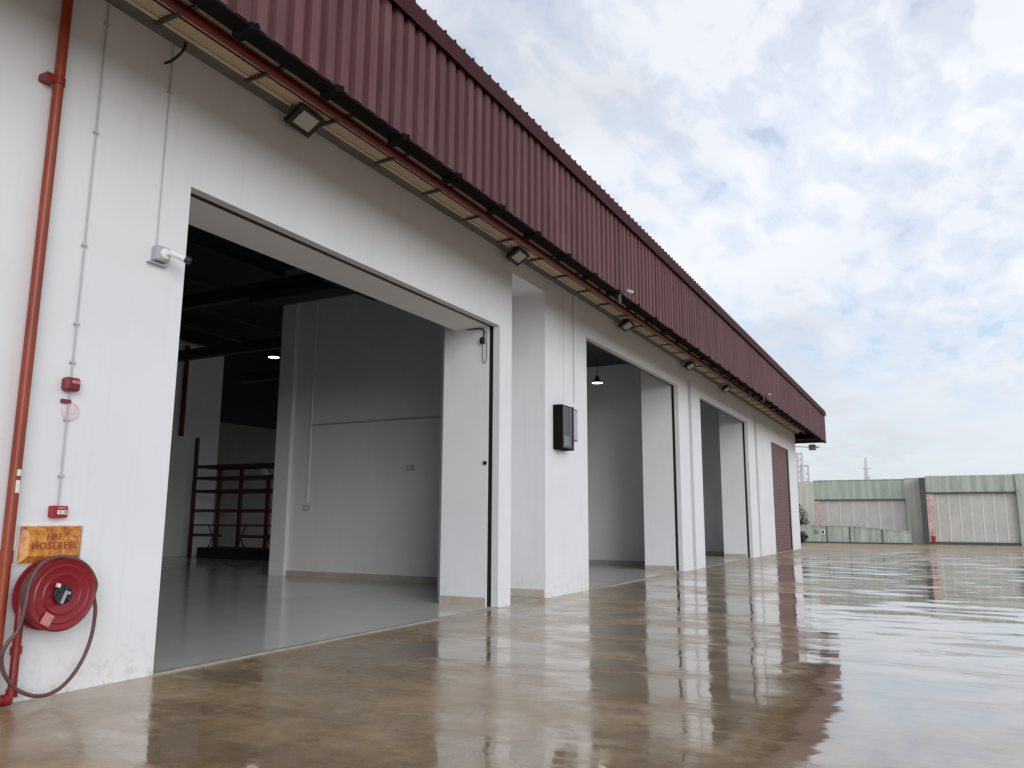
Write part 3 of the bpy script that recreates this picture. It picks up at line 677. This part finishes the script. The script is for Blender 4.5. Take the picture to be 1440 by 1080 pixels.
for y0 in (L*.12, L*.45, L*.80):
    bb = MB(); bb.tube([(.5, y0, .35), (.5, y0+.45, 1.17)], .025, 6); bb.tube([(.5, y0+.45, .35), (.5, y0, 1.17)], .025, 6); bb.build('cross_brace', 'rack_brown', rk)
e = empty('pallet_base', (RX0+.7, (RYa+RYb)/2, 0)); tag(e, 'low black pallet platform under the storage rack', 'pallet')
for i in range(6): B(-.58, .58, -L/2+.15+i*(L-.3)/6, -L/2+.15+(i+.85)*(L-.3)/6, .30, .40).build('deck_board', 'rack_black', e)
for x in (-.5, 0, .42): B(x, x+.12, -L/2+.15, L/2-.15, .0, .30).build('runner', 'rack_black', e)
e = MB(); e.lathe([(.20, 0), (.22, .10), (.10, .26), (.05, .27)], (0, 0, 1), (0, 0, 0), 20); e = e.build('white_bowl_lamp', 'box_white', None, True, loc=(RX0+.5, RYa+1.15, 2.98)); tag(e, 'rounded white object resting on the upper shelf of the storage rack', 'bowl')

# ------------------------------------------------------------------ far end of the yard
XB = 62.0
bw = empty('boundary_wall', (XB, -6, 0)); tag(bw, 'stained green concrete boundary wall at the far end with grey infill panels', 'wall')
def bwp(x, y, X=XB): q = px(x, y, 0, X); return q.y, q.z
yt = lambda x: bwp(x, 690)[0]
def wbox(name, xa, xb, za, zb, d0, d1, m, X=XB):
    y0, y1 = sorted((px(xa, 720, 0, X).y, px(xb, 720, 0, X).y)); return B(X+d0-XB, X+d1-XB, y0+6, y1+6, za, zb).build(name, m, bw)
YL = 9.0
B(0, .4, px(1146, 720, 0, XB).y+6, YL+6, 0, 4.36).build('pier', 'pale_concrete', bw)
yA, yB, yC = [px(x, 720, 0, XB).y+6 for x in (1146, 1275, 1297)]
B(.05, .4, yB, yA-.001, 3.06, 4.40).build('top_band', 'green_concrete', bw)
B(.0, .4, yC, yB, 0, 4.46).build('pier', 'pale_concrete', bw)
B(-.04, .42, yC, yB+.0, 4.461, 4.50).build('coping', 'pale_concrete', bw)
B(.0, .4, yB+.001, yA-.001, 4.401, 4.44).build('coping', 'green_concrete', bw)
B(-.05, .06, yB+.02, yA-.02, 2.99, 3.058).build('rail', 'dark_trim_and_shade', bw)
B(.22, .4, yB, yA, 0, 3.05).build('infill_backing', 'panel_joint', bw)
n = 7; wd = (yA-yB)/n
pn0 = B(0, .05, .03, wd-.03, 0, 2.95).build('infill_panel', 'panel_grey', bw, loc=(.17, yB, .03)); st0 = B(-.02, .05, -.03, .03, 0, 2.95).build('cover_strip', 'panel_joint', bw, loc=(.17, yB+wd, .03))
for i in range(1, n):
    inst(pn0, (.17, yB+i*wd, .03), bw)
    if i > 1: inst(st0, (.17, yB+i*wd, .03), bw)
B(.02, .17, yA-.42, yA-.001, 0, 2.98).build('painted_jamb', 'pink_paint', bw)
# right-hand section, a little nearer
XR2 = -1.0
yD, yE = px(1432, 720, 0, XB+XR2).y+6, -16.0
yS = px(1296, 720, 0, XB+XR2).y+6; yS2 = px(1304, 720, 0, XB+XR2).y+6
B(XR2-.1, -.001, yS2, yS, 0, 4.46).build('pier', 'dark_trim_and_shade', bw); B(XR2+.3, .39, yS2-.3, yS2-.002, 0, 4.4).build('return_wall', 'green_concrete', bw)  # end pier coloured dark to stand in for the shade on it
B(XR2, XR2+.4, yD, yS2-.001, 3.46, 4.56).build('top_band', 'green_concrete', bw)
B(XR2-.1, XR2+.4, yD-1.6, yD, 0, 4.60).build('pier', 'green_concrete', bw)
B(XR2-.1, XR2-.0, yD+.05, yS2-.05, 3.38, 3.458).build('rail', 'dark_trim_and_shade', bw)
B(XR2+.22, XR2+.4, yD, yS2-.001, 0, 3.45).build('infill_backing', 'panel_joint', bw)
B(XR2-.05, XR2+.2, yD+.001, yS2-.002, 0, .16).build('base_kerb', 'dark_trim_and_shade', bw)
n = 8; wd = (yS2-yD)/n
q0 = B(0, .05, .03, wd-.03, 0, 3.17).build('infill_panel', 'panel_grey', bw, loc=(XR2+.17, yD, .19)); st1 = B(-.02, .05, -.03, .03, 0, 3.17).build('cover_strip', 'panel_joint', bw, loc=(XR2+.17, yD+wd, .19))
for i in range(1, n):
    inst(q0, (XR2+.17, yD+i*wd, .19), bw)
    if i > 1: inst(st1, (XR2+.17, yD+i*wd, .19), bw)
B(XR2-.02, XR2+.16, yS2-.42, yS2-.003, .16, 3.36).build('painted_jamb', 'pink_paint', bw)
B(XR2-.06, XR2-.021, yS2-.36, yS2-.12, .16, .55).build('painted_foot', 'red_paint', bw)
# further bays of the same wall beyond the frame
for y0 in (yD-9, yD-17):
    B(XR2, XR2+.4, y0, y0+7.39, 0, 4.6).build('top_band', 'green_concrete', bw); B(XR2-.1, XR2+.4, y0-.6, y0-.001, 0, 4.6).build('pier', 'green_concrete', bw)
# low ramp wall
XP = 59.5
rw = empty('ramp_wall', (XP, -1.5, 0)); tag(rw, 'low green stained ramp wall in front of the boundary wall', 'wall')
edges = [1110, 1163, 1195, 1241, 1282]
tops = [px(x, y, 0, XP).z for x, y in ((1110, 739), (1163, 739.5), (1195, 740.5), (1241, 744), (1282, 749))]
for i in range(4):
    ya, yb = px(edges[i], 750, 0, XP).y+1.5, px(edges[i+1], 750, 0, XP).y+1.5
    m = MB(); m.prism([(ya-.02, 0), (yb+.02, 0), (yb+.02, tops[i+1]), (ya-.02, tops[i])], 0, 0, .2); m.build('ramp_panel', 'green_concrete', rw)
    if i: B(-.03, .0, ya-.035, ya+.035, 0, tops[i]).build('joint_strip', 'dark_trim_and_shade', rw)
m = MB(); yy = [px(x, 750, 0, XP).y+1.5 for x in edges]
m.prism([(yy[0], tops[0]), (yy[2], tops[2]), (yy[4], tops[4]), (yy[4], tops[4]+.06), (yy[2], tops[2]+.06), (yy[0], tops[0]+.06)], 0, -.04, .24); m.build('coping', 'green_concrete', rw)
B(-.06, .0, yy[4], yy[0], 0, .10).build('plinth', 'dark_trim_and_shade', rw)
q = px(1157, 748, 0, XP-.03)
e = empty('wall_plaque', (XP-.03, q.y, q.z)); tag(e, 'tiny white square plaque with a dark mark on the ramp wall', 'plaque')
for a in ((-.16, .16, .09, .16), (-.16, .16, -.16, -.09), (-.16, -.08, -.09, .09), (.08, .16, -.09, .09)): B(-.012, .03, a[0], a[1], a[2], a[3]).build('plate', 'box_white', e)
B(-.008, .03, -.08, .08, -.09, .09).build('mark', 'dark_steel', e)
e2 = MB(); e2.tube([(-.01, .28, -.10), (-.01, .50, .16)], .02, 6); e2.tube([(-.01, .50, -.02), (-.01, .44, -.12)], .025, 6); e2.build('scratch_mark', 'dark_trim_and_shade', e)
# bushes behind the corner
def bush(name, c, r, h, n, label, cat):
    e = empty(name, c); tag(e, label, cat)
    st = MB()
    for i in range(5):
        a = random.uniform(0, 6.28); st.tube([(0, 0, 0), (math.cos(a)*r*.3, math.sin(a)*r*.3, h*.5), (math.cos(a)*r*.6, math.sin(a)*r*.6, h*.9)], [.04, .025, .01], 6)
    st.build('stems', 'bark', e)
    lf = MB()
    for i in range(n):
        while True:
            p = Vector((random.uniform(-1, 1), random.uniform(-1, 1), random.uniform(-1, 1)))
            if p.length < 1: break
        p = Vector((p.x*r, p.y*r, h*.55+p.z*h*.5)); d = Vector((random.gauss(0, 1), random.gauss(0, 1), random.gauss(0, .6))).normalized()
        t = d.cross(Vector((0, 0, 1))).normalized(); L_ = random.uniform(.06, .14); k = len(lf.v)
        lf.v += [tuple(p-d*L_), tuple(p+t*L_*.4), tuple(p+d*L_), tuple(p-t*L_*.4)]; lf.f.append((k, k+1, k+2, k+3))
    lf.build('foliage', 'leaf', e)
q = px(1127, 725, 0, 60.8); bush('shrub', (60.8, q.y+.25, 0), .75, 2.6, 1500, 'dark green shrub growing beside the warehouse corner at the ramp wall', 'shrub')
q = px(1129, 755, 0, 57.5); bush('low_plant', (57.5, q.y+.15, 0), .5, .8, 500, 'small dark plant at the foot of the ramp wall by the warehouse corner', 'plant')
# lamp on an arm past the gable
q = px(1118, 629, 0, XE+.4); L0 = Vector((XE-.02, .7, q.z))
e = empty('gable_lamp', (XE, q.y, q.z)); tag(e, 'grey flood lamp on a thin arm past the warehouse gable', 'lamp')
a1 = px(1140, 629, 0, XE+.5)-e.location; a0 = Vector((-.1, .62, .05))
MB().tube([a0, a1], .025, 8).build('arm', 'mast_haze_grey', e)
MB().bevbox(a1.x-.10, a1.x+.10, a1.y-.28, a1.y+.10, a1.z-.17, a1.z+.15, .04).build('lamp_head', 'cabinet_grey', e)
MB().bevbox(a1.x-.06, a1.x+.06, a1.y-.46, a1.y-.28, a1.z-.06, a1.z+.04, .02).build('lamp_hood', 'mast_haze_grey', e)
B(-.16, .0, .60, .66, -.18, .2).build('arm_plate', 'mast_haze_grey', e)
# things beyond the wall
def mast(x, ytop, X, w_, label, name='antenna_mast'):
    q = px(x, ytop, 0, X); e = empty(name, (X, q.y, 0)); tag(e, label, 'mast'); h = q.z
    MB().tube([(0, 0, 0), (0, 0, h*.8), (0, 0, h)], [w_, w_*.8, w_*.35], 8).build('pole', 'mast_haze_grey', e)
    B(-.3, .3, -.35, .35, h*.70, h*.74).build('bracket', 'mast_haze_grey', e); B(-.15, .15, -.5, .5, h*.84, h*.855).build('aerial', 'mast_haze_grey', e)
mast(1217, 643, 120, .30, 'thin grey antenna mast rising beyond the green boundary wall')
def lattice(x, ytop, X, w_, label):
    q = px(x, ytop, 0, X); e = empty('lattice_tower', (X, q.y, 0)); tag(e, label, 'tower'); h = q.z
    for sx in (-1, 1):
        for sy in (-1, 1): MB().tube([(sx*w_, sy*w_, 0), (sx*w_, sy*w_, h)], .09, 6).build('leg', 'mast_haze_grey', e)
    br = MB(); z = 1.0
    while z+w_*2 < h:
        for s in (-1, 1):
            br.tube([(s*w_, -w_, z), (s*w_, w_, z+w_*2)], .05, 5); br.tube([(-w_, s*w_, z), (w_, s*w_, z+w_*2)], .05, 5)
            br.tube([(s*w_, -w_, z), (s*w_, w_, z)], .05, 5); br.tube([(-w_, s*w_, z), (w_, s*w_, z)], .05, 5)
        z += w_*2
    br.build('bracing', 'mast_haze_grey', e)
    B(-w_*1.1, w_*1.1, -w_*1.1, w_*1.1, h-.2, h).build('platform', 'mast_haze_grey', e)
lattice(1123.5, 637, 110, .35, 'tall thin grey lattice tower beyond the wall beside the gable')
lattice(1131, 654, 130, .55, 'shorter wider grey lattice tower beyond the wall beside the gable')
